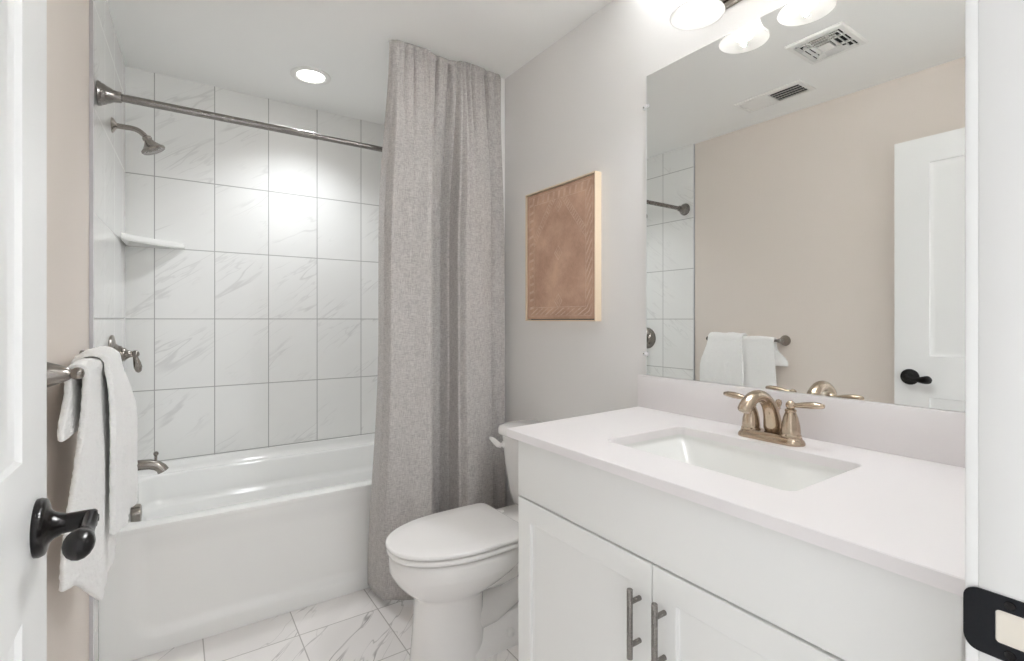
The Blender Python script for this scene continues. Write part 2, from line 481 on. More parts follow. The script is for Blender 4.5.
# ------------------------------------------------------------------ open door
def make_door():
    y0, y1 = 0.15, 0.944
    zt = 2.075
    T = 0.035
    root = empty('door_1', (XJ0, y0, 0), 0, 'white two-panel door swung open against the beige wall', 'door', kind='structure')
    w = y1 - y0
    # slab with two moulded panels on both faces, in local coords: x = 0 is the room-side face
    m = MB()
    st, zs = 0.134, [(1.055, 1.955), (0.235, 0.865)]
    ys = [0, st, w - st, w]
    zz = [0.012, zs[1][0], zs[1][1], zs[0][0], zs[0][1], zt]
    for side in (0, 1):
        x = 0.0 if side == 0 else -T
        sg = -1 if side == 0 else 1
        for i in range(3):
            for j in range(5):
                if i == 1 and j in (1, 3):
                    a0, a1, b0, b1 = ys[1], ys[2], zz[j], zz[j + 1]
                    rings = []
                    for ins, dep in ((0, 0), (0.004, 0.006), (0.014, 0.009), (0.022, 0.009), (0.05, 0.003)):
                        rings.append([(x + sg * dep, a0 + ins, b0 + ins), (x + sg * dep, a1 - ins, b0 + ins), (x + sg * dep, a1 - ins, b1 - ins), (x + sg * dep, a0 + ins, b1 - ins)])
                    m.loft(rings, False, True)
                else:
                    m.add([(x, ys[i], zz[j]), (x, ys[i + 1], zz[j]), (x, ys[i + 1], zz[j + 1]), (x, ys[i], zz[j + 1])], [(0, 1, 2, 3)])
    for (ya, yb) in ((0, 0), (w, w)):
        m.add([(0, ya, zz[0]), (0, ya, zt), (-T, ya, zt), (-T, ya, zz[0])], [(0, 1, 2, 3)])
    for z in (zz[0], zt):
        m.add([(0, 0, z), (0, w, z), (-T, w, z), (-T, 0, z)], [(0, 1, 2, 3)])
    m.build('slab', M['door'], root, 20)
    # lever handles
    hz, hy = 0.953, w - 0.062
    def lever(sg, x):
        hm = Matrix.Translation((x, hy, hz)) @ (RX if sg > 0 else Matrix.Rotation(-PI / 2, 4, 'Y'))
        h = MB().lathe([(0.037, 0), (0.0375, 0.004), (0.0355, 0.009), (0.030, 0.011), (0.022, 0.013), (0.017, 0.018), (0.0135, 0.026), (0.0125, 0.030)], 40, hm).build('handle', M['black'], root, 50)
        L = MB().lathe([(0.0125, 0.030), (0.0128, 0.050), (0.0125, 0.0585), (0.0105, 0.061), (0.005, 0.0613), (0.0045, 0.063), (0.001, 0.0633)], 28, hm)
        xe = x + sg * 0.054
        pth, rad = [], []
        for i in range(15):
            t = i / 14.0
            pth.append((xe - sg * 0.003 * t, hy - 0.002 - 0.094 * t, hz + 0.003 - 0.009 * math.sin(t * PI * 0.9) - 0.001 * t))
            q = math.sqrt(max(0.0, 1 - max(0.0, (t - 0.86) / 0.145) ** 2))
            rad.append(((0.0095 + 0.0085 * smooth01((t - 0.3) / 0.5)) * q + 0.0005, (0.0085 + 0.0065 * smooth01((t - 0.3) / 0.5)) * q + 0.0005))
        L.tube(pth, rad, 16)
        L.build('lever', M['black'], h, 50)
    lever(1, 0.0)
    lever(-1, -T)
    MB().box(-T * 0.82, -T * 0.18, w - 0.0005, w + 0.0012, hz - 0.028, hz + 0.028).build('latch_plate', M['black'], root, 0)
    for z in (0.25, 1.03, 1.85):
        MB().lathe([(0.006, z - 0.045), (0.0075, z - 0.045), (0.0075, z + 0.045), (0.006, z + 0.045)], 14, Matrix.Translation((0.003, -0.001, 0))).build('hinge', M['black'], root)
make_door()

# ------------------------------------------------------------------ bathtub
def make_tub():
    x0, x1, y0, y1, zr = -0.1985, 1.3255, 2.232, 2.9985, 0.473
    root = empty('bathtub', ((x0 + x1) / 2, y0, 0), 0, 'white alcove bathtub with a moulded apron under the tiled wall', 'bathtub')
    ox, oy = root.location.x, root.location.y
    cx, cy = 0.0, (y0 + y1) / 2 - oy
    hx, hy = (x1 - x0) / 2, (y1 - y0) / 2
    def ring(l, r, f, b, rad, z, k=10):   # insets from the four sides
        return rrect(cx + (l - r) / 2, cy + (f - b) / 2, hx - (l + r) / 2, hy - (f + b) / 2, rad, z, k)
    m = MB()
    rings = [ring(0, 0, 0.03, 0, 0.004, 0.05), ring(0, 0, 0.03, 0, 0.004, zr - 0.024),
             ring(0, 0, 0.001, 0, 0.005, zr - 0.020), ring(0, 0, 0, 0, 0.005, zr - 0.008), ring(0, 0, 0.002, 0.0, 0.006, zr - 0.002), ring(0.004, 0.004, 0.012, 0.004, 0.01, zr),
             ring(0.045, 0.06, 0.070, 0.052, 0.07, zr), ring(0.052, 0.07, 0.078, 0.058, 0.075, zr - 0.003), ring(0.058, 0.078, 0.083, 0.064, 0.08, zr - 0.012),
             ring(0.066, 0.12, 0.092, 0.074, 0.09, 0.36), ring(0.070, 0.14, 0.096, 0.078, 0.095, 0.345), ring(0.078, 0.15, 0.104, 0.092, 0.10, 0.337), ring(0.092, 0.17, 0.118, 0.108, 0.11, 0.325),
             ring(0.115, 0.28, 0.145, 0.135, 0.12, 0.16), ring(0.14, 0.32, 0.17, 0.16, 0.12, 0.115), ring(0.19, 0.38, 0.22, 0.21, 0.10, 0.10)]
    m.loft(rings, False, True)
    def follow(mb):
        mb.v = [(x + (lx(y + oy) - lx(2.998)) * smooth01(0.5 - x / (2 * hx)), y, z) for x, y, z in mb.v]
    follow(m)
    m.build('basin', M['tub'], root, 60)
    # ledge rising to the tile
    lg = MB()
    prof = [(0.040, zr - 0.006), (0.030, zr + 0.004), (0.016, zr + 0.012), (0.010, zr + 0.028), (0.008, zr + 0.048), (0.0, zr + 0.050), (0.0, zr - 0.006)]
    lg.loft([[(-hx + 0.001, y1 - oy - d, z) for d, z in prof], [(hx - 0.001, y1 - oy - d, z) for d, z in prof]])
    lg.build('back_ledge', M['tub'], root, 50)
    # apron: gridded front with a shallow rounded panel
    ap = MB()
    nx, nz = 150, 56
    zt = zr - 0.0215
    def sd(px, pz, ax0, ax1, az0, az1, r):
        qx = abs(px - (ax0 + ax1) / 2) - (ax1 - ax0) / 2 + r
        qz = abs(pz - (az0 + az1) / 2) - (az1 - az0) / 2 + r
        return math.hypot(max(qx, 0), max(qz, 0)) + min(max(qx, qz), 0) - r
    V, F = [], []
    for j in range(nz + 1):
        for i in range(nx + 1):
            px = -hx + 2 * hx * i / nx
            pz = 0.001 + (zt - 0.001) * j / nz
            d = sd(px, pz, -hx + 0.10, hx - 0.10, 0.070, 0.60, 0.07)
            rec = 0.013 * (1 - smooth01((d + 0.030) / 0.045))
            y = 0.004 + rec * (1 - 0.7 * smooth01((pz - 0.36) / 0.08))
            V.append((px, y, pz))
    for j in range(nz):
        for i in range(nx):
            a = j * (nx + 1) + i
            F.append((a, a + 1, a + nx + 2, a + nx + 1))
    ap.add(V, F)
    follow(ap)
    ap.build('apron', M['tub'], root, 70)
    # overflow cover and drain
    om = Matrix.Translation((-hx + 0.058, 2.56 - oy, 0.422)) @ RX
    ov = MB().lathe([(0.040, -0.01), (0.041, 0.012), (0.039, 0.020), (0.031, 0.024), (0.012, 0.025), (0.010, 0.023), (0.001, 0.023)], 36, om).build('overflow_cover', M['nickel'], root, 40)
    MB().lathe([(0.035, 0.0), (0.034, 0.004), (0.02, 0.003), (0.001, 0.006)], 28, Matrix.Translation((-0.42, cy, 0.100))).build('drain', M['nickel'], root)
make_tub()

# ------------------------------------------------------------------ shower fittings on the left tile
def on_left(name, y, z, label, cat):
    return empty(name, (lx(y), y, z), -PHI, label, cat)

r = on_left('tub_spout', 2.55, 0.623, 'brushed nickel tub spout jutting from the tile above the bathtub', 'spout')
MB().lathe([(0.030, 0), (0.031, 0.004), (0.029, 0.012), (0.026, 0.014)], 30, RX).build('flange', M['nickel'], r)
sp = MB()
pts = [(0.010, 0, 0.0), (0.05, 0, 0.001), (0.095, 0, 0.002), (0.125, 0, 0.0), (0.148, 0, -0.008), (0.163, 0, -0.021), (0.170, 0, -0.034)]
sp.tube(pts, [0.024, 0.0225, 0.021, 0.021, 0.0205, 0.0205, 0.022], 24)
so = sp.build('spout', M['nickel'], r, 50)
MB().lathe([(0.0045, 0.0), (0.0045, 0.022), (0.008, 0.026), (0.0095, 0.031), (0.008, 0.038), (0.003, 0.041), (0.0005, 0.041)], 16, Matrix.Translation((0.145, 0, 0.01))).build('diverter_knob', M['nickel'], so)

r = on_left('shower_valve', 2.52, 1.085, 'brushed nickel shower valve with a lever handle on the side tile', 'shower valve')
MB().lathe([(0.078, 0), (0.0795, 0.003), (0.077, 0.009), (0.062, 0.013), (0.045, 0.017), (0.036, 0.026), (0.034, 0.034), (0.0335, 0.036)], 48, RX).build('escutcheon', M['nickel'], r, 30)
hd = MB().lathe([(0.027, 0.034), (0.0285, 0.038), (0.026, 0.046), (0.019, 0.053), (0.014, 0.060), (0.012, 0.070), (0.013, 0.075), (0.011, 0.082), (0.002, 0.085)], 32, RX)
hd2 = hd.build('handle', M['nickel'], r, 40)
lv = MB().sphere((0.078, 0, 0), 0.0150)
lv.tube([(0.078, 0, -0.004), (0.080, 0.001, -0.018), (0.084, 0.002, -0.036), (0.087, 0.003, -0.054), (0.089, 0.003, -0.070), (0.0895, 0.003, -0.076)], [0.008, 0.0095, 0.013, 0.0145, 0.010, 0.003], 18)
lv.build('lever', M['nickel'], hd2, 50)

r = on_left('showerhead', 2.55, 2.007, 'brushed nickel shower head on a bent arm below the rod', 'shower head')
MB().lathe([(0.030, 0), (0.0305, 0.003), (0.026, 0.008), (0.014, 0.015), (0.0115, 0.018)], 32, RX).build('flange', M['nickel'], r)
ap = [(0.004 + 0.06 * t, 0, 0.0) for t in (0, 0.5, 1)] + [(0.064 + 0.05 * math.sin(a), 0, -0.05 + 0.05 * math.cos(a)) for a in (0.25, 0.5, 0.75)]
ex = ap[-1]
dx, dz = math.cos(0.75), -math.sin(0.75)
ap += [(ex[0] + dx * 0.02, 0, ex[2] + dz * 0.02)]
MB().tube(ap, 0.0105, 16).build('arm', M['nickel'], r)
hm = Matrix.Translation(ap[-1]) @ Matrix.Rotation(PI / 2 + 1.12, 4, 'Y')
hh = MB().lathe([(0.011, -0.004), (0.0165, 0.0), (0.0175, 0.008), (0.015, 0.014), (0.018, 0.020), (0.024, 0.030), (0.036, 0.044), (0.0435, 0.050), (0.0445, 0.055), (0.042, 0.059)], 36, hm).build('head', M['nickel'], r, 35)
MB().lathe([(0.041, 0.0588), (0.040, 0.0605), (0.030, 0.0595), (0.028, 0.0615), (0.019, 0.0605), (0.017, 0.0625), (0.008, 0.0615), (0.001, 0.063)], 36, hm).build('spray_face', M['steel'], hh, 25)

# corner shelf
def shelf():
    root_x, root_y = lx(2.998), 2.9995
    m = MB()
    pts = [(0, 0)]
    pts += [(0.232, 0.0), (0.228, -0.014)]
    for i in range(1, 8):
        a = i / 8.0
        x = 0.225 * (1 - a); y = -0.014 - 0.212 * a
        b = 0.022 * math.sin(PI * a)
        pts.append((x - b * 0.3, y + b * 0.3))
    pts += [(0.006, -0.228), (-0.006, -0.232)]
    z0, z1 = -0.005, 0.024
    def sc(k, z): return [(p[0] * k, p[1] * k, z) for p in pts]
    m.loft([sc(0.97, z0), sc(1.0, z0 + 0.005), sc(1.0, z1 - 0.004), sc(0.98, z1)])
    o = m.build('corner_shelf', M['sinkware'], None, 40)
    o.location = (root_x + 0.0065, root_y + 0.001, 1.583)
    tag(o, 'small white ceramic shelf in the tiled corner', 'shelf')
shelf()

# ------------------------------------------------------------------ curtain rod and curtain
def rod():
    y, z = 2.19, 1.997
    root = empty('shower_rod', (lx(y), y, z), 0, 'brushed nickel tension rod spanning the tub alcove behind the curtain', 'shower rod')
    L = 1.326 - lx(y) - 0.0005
    MB().tube([(0.03, 0, 0), (0.72, 0, 0)], 0.0135, 24).build('tube', M['steel'], root)
    MB().tube([(0.70, 0, 0), (L - 0.03, 0, 0)], 0.0115, 24).build('inner_tube', M['steel'], root)
    prof = [(0.041, 0.0035), (0.042, 0.006), (0.040, 0.012), (0.036, 0.016), (0.034, 0.024), (0.029, 0.029), (0.026, 0.038), (0.021, 0.046), (0.0195, 0.056), (0.0185, 0.068), (0.014, 0.070)]
    MB().lathe(prof, 36, RX).build('flange', M['steel'], root, 30)
    MB().lathe(prof, 36, Matrix.Translation((L + 0.003, 0, 0)) @ Matrix.Rotation(-PI / 2, 4, 'Y')).build('flange', M['steel'], root, 30)
rod()

def curtain():
    root = empty('shower_curtain', (1.04, 2.045, 0), 0, 'grey linen shower curtain gathered at the ceiling beside the wall', 'curtain')
    ox, oy = root.location.x, root.location.y
    # broad folds: (s, x at mid height, y offset, negative is nearer the camera)
    K = [(0.0, 0.722, 0.030), (0.03, 0.722, -0.004), (0.06, 0.737, -0.026), (0.20, 0.83, -0.030), (0.30, 0.905, -0.040), (0.318, 0.914, -0.034), (0.335, 0.911, 0.002),
         (0.40, 0.948, 0.018), (0.46, 0.985, 0.026), (0.53, 1.022, 0.030), (0.575, 1.048, 0.010), (0.61, 1.062, -0.024), (0.65, 1.085, -0.040), (0.74, 1.16, -0.036), (0.82, 1.225, -0.030), (0.84, 1.238, -0.018), (0.86, 1.242, 0.000), (0.93, 1.295, -0.008), (0.98, 1.338, -0.006), (1.0, 1.350, 0.010)]
    def cr(p0, p1, p2, p3, t):
        return 0.5 * (2 * p1 + (p2 - p0) * t + (2 * p0 - 5 * p1 + 4 * p2 - p3) * t * t + (3 * p1 - p0 - 3 * p2 + p3) * t ** 3)
    def broad(s):
        for i in range(len(K) - 1):
            if s <= K[i + 1][0] + 1e-9:
                a, b = K[i], K[i + 1]
                t = (s - a[0]) / (b[0] - a[0])
                p, q = K[max(i - 1, 0)], K[min(i + 2, len(K) - 1)]
                t2 = t
                return a[1] + (b[1] - a[1]) * t2, cr(p[2], a[2], b[2], q[2], t2) if 0 else a[2] + (b[2] - a[2]) * smooth01(t2)
        return K[-1][1], K[-1][2]
    NS, NZ = 260, 110
    ztop, zbot = 2.432, 0.012
    rnd = random.Random(3)
    g = [(rnd.uniform(0.02, 0.98), rnd.uniform(0.010, 0.02), rnd.uniform(0.006, 0.014), rnd.uniform(0.08, 0.38)) for _ in range(17)]
    g += [(0.12, 0.014, 0.016, 0.22), (0.19, 0.012, 0.018, 0.3), (0.40, 0.016, 0.018, 0.20), (0.52, 0.02, 0.02, 0.5), (0.66, 0.014, 0.016, 0.35)]
    V, F = [], []
    for j in range(NZ + 1):
        v = j / NZ
        z = ztop - (ztop - zbot) * (v ** 1.15)
        dn = ztop - z                    # distance from the ceiling
        wide = smooth01(dn / 0.9)
        for i in range(NS + 1):
            s = i / NS
            bx, by = broad(s)
            tx = 0.762 + (1.326 - 0.762) * s
            x = tx * (1 - wide) + bx * wide
            # the hem flares a little on the left
            low = smooth01((1.2 - z) / 1.2)
            x += 0.012 * wide * (1 - s) - 0.016 * low * (1 - s) ** 3 + 0.006 * low * s
            y = 0.006 + 2.35 * by * (0.2 + 0.8 * smooth01(dn / 0.7)) * (0.9 + 0.25 * low)
            for (gs, gw, ga, gl) in g:
                fall = math.exp(-dn / gl)
                y += ga * 1.35 * smooth01(dn / 0.018) * fall * math.exp(-((s - gs) / gw) ** 2)
            y += 0.006 * smooth01(dn / 0.03) * math.exp(-dn / 0.12) * math.sin(s * 95 + 2.2 * math.sin(s * 17))
            y += 0.003 * math.sin(z * 3.1 + s * 21) * low
            if dn < 0.02: y += 0.006 * (1 - dn / 0.02) ** 2
            y += 0.080 * low ** 1.3 * max(0.0, 1 - s / 0.36) ** 1.1
            zz = z + (0.020 * (1 - s) ** 2 if j == NZ else 0.020 * (1 - s) ** 2 * v)
            V.append((x - ox, 2.045 + y - oy, zz))
    for j in range(NZ):
        for i in range(NS):
            a = j * (NS + 1) + i
            F.append((a, a + 1, a + NS + 2, a + NS + 1))
    m = MB().add(V, F)
    p = m.build('panel', M['linen'], root, 0, solid=0.0022, offset=1.0)
    for q in p.data.polygons: q.use_smooth = True
    # cord the cloth is gathered on
    MB().tube([(0.775 - ox, 0.032, 2.418), (1.322 - ox, 0.032, 2.418)], 0.0045, 12).build('header_cord', M['linen'], root)
curtain()

# ------------------------------------------------------------------ towel bar and towels
TBY = 1.515
BX = 0.050
def towel_bar():
    L = 0.462
    root = empty('towel_bar', (lx(TBY), TBY, 1.100), -PHI, 'brushed nickel towel bar on the beige wall beside the door', 'towel bar')
    prof = [(0.031, -0.0085), (0.0320, -0.006), (0.031, -0.001), (0.0275, 0.008), (0.0225, 0.022), (0.0175, 0.034), (0.0135, 0.042), (0.0105, 0.045), (0.0110, 0.0475), (0.0135, 0.051), (0.0145, 0.056), (0.0135, 0.062), (0.009, 0.067), (0.001, 0.069)]
    for y in (0.0, L):
        MB().lathe(prof, 32, Matrix.Translation((0, y, 0)) @ RX).build('post', M['nickel'], root, 40)
    MB().tube([(BX, -0.004, 0), (BX, L + 0.004, 0)], 0.008, 18).build('bar', M['nickel'], root)
towel_bar()

PILE = bpy.data.textures.new('terry_pile', 'CLOUDS')
PILE.noise_scale = 0.008; PILE.noise_depth = 2
def towel(name, label, ya, yb, r, front, back, bulge, thick, seed, pull, hem, backpull, fold=1.0):
    """draped over the bar; local x = off the wall, y along the bar"""
    root = empty(name, (lx(TBY), TBY, 1.100), -PHI, label, 'towel')
    rnd = random.Random(seed)
    ph = [rnd.uniform(0, 6.28) for _ in range(8)]
    prof = []                       # (x, z, t) from the back hem over the bar to the front hem
    nb, na, nf = 14, 14, 34
    for i in range(nb): prof.append((max(BX - r, 0.012), -back * (1 - i / nb), -1 + i / nb))
    for i in range(na + 1):
        a = PI - PI * i / na
        prof.append((max(BX + r * math.cos(a), 0.012), r * math.sin(a), 0))
    for i in range(1, nf + 1): prof.append((BX + r, -front * i / nf, i / nf))
    NY = 44
    V, F = [], []
    W = yb - ya
    for k, (x, z, t) in enumerate(prof):
        for i in range(NY + 1):
            u = i / NY
            y = ya + W * u
            xx, zz = x, z
            if t > 0:
                f = 0.007 * math.sin(u * 12 + ph[0] + 0.5 * t) + 0.005 * math.sin(u * 27 + ph[1] + t * 1.2)
                xx = x + bulge(u, t) + fold * (f + 0.004) * smooth01(t * 2.5)
                y = y + pull(u, t)
                zz = z * hem(u) - 0.006 * math.sin(u * 7 + ph[2]) * t
            elif t < 0:
                xx = x + 0.003 * math.sin(u * 9 + ph[3]) * -t
                y = y + backpull(u, -t)
            else:
                zz = z + 0.0025 * math.sin(u * 13 + ph[4]) * max(0, z / r)
            V.append((xx, y, zz))
    for k in range(len(prof) - 1):
        for i in range(NY):
            a = k * (NY + 1) + i
            F.append((a, a + 1, a + NY + 2, a + NY + 1))
    o = MB().add(V, F).build('cloth', M['terry'], root, 0, solid=thick, offset=0.0, subsurf=2)
    dm = o.modifiers.new('pile', 'DISPLACE'); dm.texture = PILE; dm.strength = 0.0045; dm.mid_level = 0.5; dm.texture_coords = 'LOCAL'
    for q in o.data.polygons: q.use_smooth = True
    return root

towel('bath_towel', 'longer white terry towel over the bar, underneath and nearest the door', 0.030, 0.432, 0.0165, 0.605, 0.150,
      lambda u, t: 0.005 * smooth01(t * 2) - 0.046 * smooth01(t) * max(0, 1 - u * 2.6) ** 1.5 - 0.0045 * smooth01(u * 3) * math.exp(-t * 4), 0.014, 5,
      lambda u, t: -0.012 * t * (1 - u) ** 3, lambda u: 1 - 0.15 * (1 - smooth01((u - 0.06) / 0.30)) - 0.05 * smooth01((u - 0.5) * 2), lambda u, t: -0.065 * smooth01((t - 0.25) / 0.6) * (1 - u) ** 3, 0.5)
towel('hand_towel', 'shorter white terry towel laid over the longer one, on the side of the tiled wall', 0.215, 0.446, 0.0350, 0.462, 0.13,
      lambda u, t: 0.007 * smooth01(t * 6) + 0.026 * smooth01(t * 2.6) * (0.25 + 0.75 * u), 0.015, 11, lambda u, t: 0.050 * smooth01(t * 2.5) * (u - 0.3), lambda u: 1.0, lambda u, t: 0.0, 0.55)

# ------------------------------------------------------------------ toilet
def make_toilet():
    yc = 1.645
    root = empty('toilet', (1.0, yc, 0), 0, 'white two-piece toilet with closed lid between curtain and vanity', 'toilet')
    X = lambda x: x - 1.0
    def egg(xf, xb, hw, z, n=56, back=0.75, sq=2.3):
        """front tip xf, back xb (world x), half width hw; squarer at the back"""
        pts = []
        xm = xf + (xb - xf) * 0.56
        for i in range(n):
            a = 2 * PI * i / n
            ca, sa = math.cos(a), math.sin(a)
            if ca >= 0:      # back part
                e = 2.0 / sq
                px = xm + (xb - xm) * abs(ca) ** e
                py = hw * (1 if sa >= 0 else -1) * abs(sa) ** e
            else:
                px = xm + (xm - xf) * ca
                py = hw * (1 if sa >= 0 else -1) * abs(sa) ** 0.93
            pts.append((X(px), py, z))
        return pts
    b = MB()
    # bowl: rim down to the waist then the front pedestal
    b.loft([egg(0.656, 1.05, 0.130, 0.392), egg(0.628, 1.10, 0.165, 0.397), egg(0.618, 1.13, 0.182, 0.393), egg(0.615, 1.14, 0.186, 0.384), egg(0.616, 1.14, 0.186, 0.345), egg(0.620, 1.135, 0.183, 0.333),
            egg(0.634, 1.10, 0.171, 0.308), egg(0.660, 1.04, 0.149, 0.276), egg(0.686, 0.99, 0.129, 0.254), egg(0.702, 0.968, 0.117, 0.240), egg(0.706, 0.96, 0.111, 0.228),
            egg(0.704, 0.958, 0.110, 0.15), egg(0.697, 0.962, 0.113, 0.07), egg(0.690, 0.97, 0.118, 0.0)])
    # rear deck under the tank
    b.loft([rrect(X(1.20), 0, 0.135, 0.105, 0.04, 0.375), rrect(X(1.20), 0, 0.14, 0.112, 0.045, 0.39), rrect(X(1.20), 0, 0.14, 0.112, 0.045, 0.425), rrect(X(1.20), 0, 0.132, 0.105, 0.04, 0.432)])
    # trapway swelling on the sides, from the bowl down to the foot
    b.tube([(X(0.95), 0, 0.29), (X(1.02), 0, 0.285), (X(1.10), 0, 0.29), (X(1.17), 0, 0.275), (X(1.215), 0, 0.22), (X(1.22), 0, 0.15), (X(1.21), 0, 0.05)],
           [(0.08, 0.125), (0.085, 0.115), (0.085, 0.10), (0.08, 0.092), (0.07, 0.09), (0.065, 0.088), (0.065, 0.088)], 28)
    b.tube([(X(0.90), 0, 0.13), (X(1.0), 0, 0.12), (X(1.1), 0, 0.16), (X(1.16), 0, 0.24)], [(0.075, 0.095), (0.07, 0.078), (0.065, 0.072), (0.06, 0.07)], 24)
    # foot
    b.loft([rrect(X(1.06), 0, 0.225, 0.113, 0.05, 0.0), rrect(X(1.06), 0, 0.224, 0.112, 0.05, 0.028), rrect(X(1.06), 0, 0.215, 0.102, 0.045, 0.040), rrect(X(1.07), 0, 0.19, 0.078, 0.04, 0.070), rrect(X(1.08), 0, 0.16, 0.06, 0.04, 0.10)])
    b.build('bowl', M['porcelain'], root, 55)
    for sy in (-1, 1):
        MB().lathe([(0.017, 0.0), (0.0175, 0.006), (0.0155, 0.016), (0.010, 0.021), (0.001, 0.0225)], 20, Matrix.Translation((X(1.045), sy * 0.093, 0.036))).build('bolt_cap', M['plastic'], root)
    # seat and lid
    def slab(xf, xb, hw, z0, z1, ed, dome=0.0):
        m = MB()
        def e2(ins, z): 
            return egg(xf + ins, xb - ins, hw - ins, z, 120, sq=13.0)
        rg = [e2(ed * 1.2, z0), e2(ed * 0.3, z0 + ed * 0.35), e2(0, z0 + ed), e2(0, z1 - ed), e2(ed * 0.35, z1 - ed * 0.3), e2(ed * 1.3, z1), e2(0.06, z1 + dome * 0.6), e2(0.12, z1 + dome)]
        return m.loft(rg)
    slab(0.608, 1.095, 0.188, 0.403, 0.421, 0.006).build('seat', M['seat'], root, 60)
    slab(0.604, 1.098, 0.190, 0.4255, 0.442, 0.006, 0.003).build('lid', M['seat'], root, 60)
    for sy in (-1, 1):
        MB().lathe([(0.018, 0), (0.019, 0.003), (0.018, 0.030), (0.014, 0.036), (0.001, 0.037)], 22, Matrix.Translation((X(1.112), sy * 0.075, 0.398))).build('hinge', M['seat'], root)
    MB().box(X(0.640), X(0.655), -0.02, 0.02, 0.3960, 0.4265).build('bumper', M['seat'], root, 0)
    # tank
    t = MB()
    def tk(xf, hy, z, r): return rrect(X((xf + 1.358) / 2), 0, (1.358 - xf) / 2, hy, r, z, 8)
    t.loft([tk(1.215, 0.150, 0.428, 0.05), tk(1.205, 0.165, 0.440, 0.055), tk(1.192, 0.176, 0.50, 0.06), tk(1.180, 0.188, 0.60, 0.06), tk(1.172, 0.198, 0.719, 0.06), tk(1.172, 0.198, 0.726, 0.058)])
    t.build('tank', M['porcelain'], root, 50)
    l = MB()
    l.loft([tk(1.166, 0.200, 0.725, 0.055), tk(1.158, 0.208, 0.729, 0.06), tk(1.156, 0.210, 0.737, 0.062), tk(1.157, 0.209, 0.752, 0.062), tk(1.162, 0.204, 0.762, 0.06), tk(1.178, 0.188, 0.767, 0.05)])
    l.build('tank_lid', M['porcelain'], root, 50)
    fl = MB().lathe([(0.014, 0.0), (0.014, 0.005), (0.009, 0.008), (0.008, 0.016)], 18, Matrix.Translation((X(1.178), 0.150, 0.684)) @ Matrix.Rotation(-PI / 2, 4, 'Y'))
    fl.tube([(X(1.160), 0.150, 0.680), (X(1.157), 0.165, 0.683), (X(1.154), 0.182, 0.690), (X(1.153), 0.204, 0.697), (X(1.154), 0.226, 0.699), (X(1.155), 0.232, 0.699)], [(0.010, 0.008), (0.014, 0.009), (0.0145, 0.008), (0.012, 0.007), (0.008, 0.005), (0.003, 0.002)], 16)
    tag(fl.build('flush_lever', M['seat'], root, 50), 'white flush lever')
make_toilet()

# ------------------------------------------------------------------ picture
def picture():
    y0, y1, z0, z1 = 1.400, 1.862, 1.218, 1.800
    D = 0.034
    root = empty('framed_picture', (XR, (y0 + y1) / 2, (z0 + z1) / 2), 0, 'brown rug-pattern print in a pale wood box frame on the grey wall', 'picture')
    hy, hz = (y1 - y0) / 2, (z1 - z0) / 2
    def rc(ins, x): return [(x, -hy + ins, -hz + ins), (x, hy - ins, -hz + ins), (x, hy - ins, hz - ins), (x, -hy + ins, hz - ins)]
    m = MB().loft([rc(0, -0.0008), rc(0, -D), rc(0.0055, -D), rc(0.0055, -0.0008)], wrap=True)
    m.build('frame', M['frame'], root, 20, bevel=0.0008, seg=1)
    W, Hh = 2 * (hy - 0.010), 2 * (hz - 0.010)
    MB().box(-D + 0.006, -0.004, -W / 2, W / 2, -Hh / 2, Hh / 2).build('print', print_mat(W, Hh), root, 0)
    MB().box(-0.0035, -0.001, -hy + 0.004, hy - 0.004, -hz + 0.004, hz - 0.004).build('backing', M['dark'], root, 0)
picture()

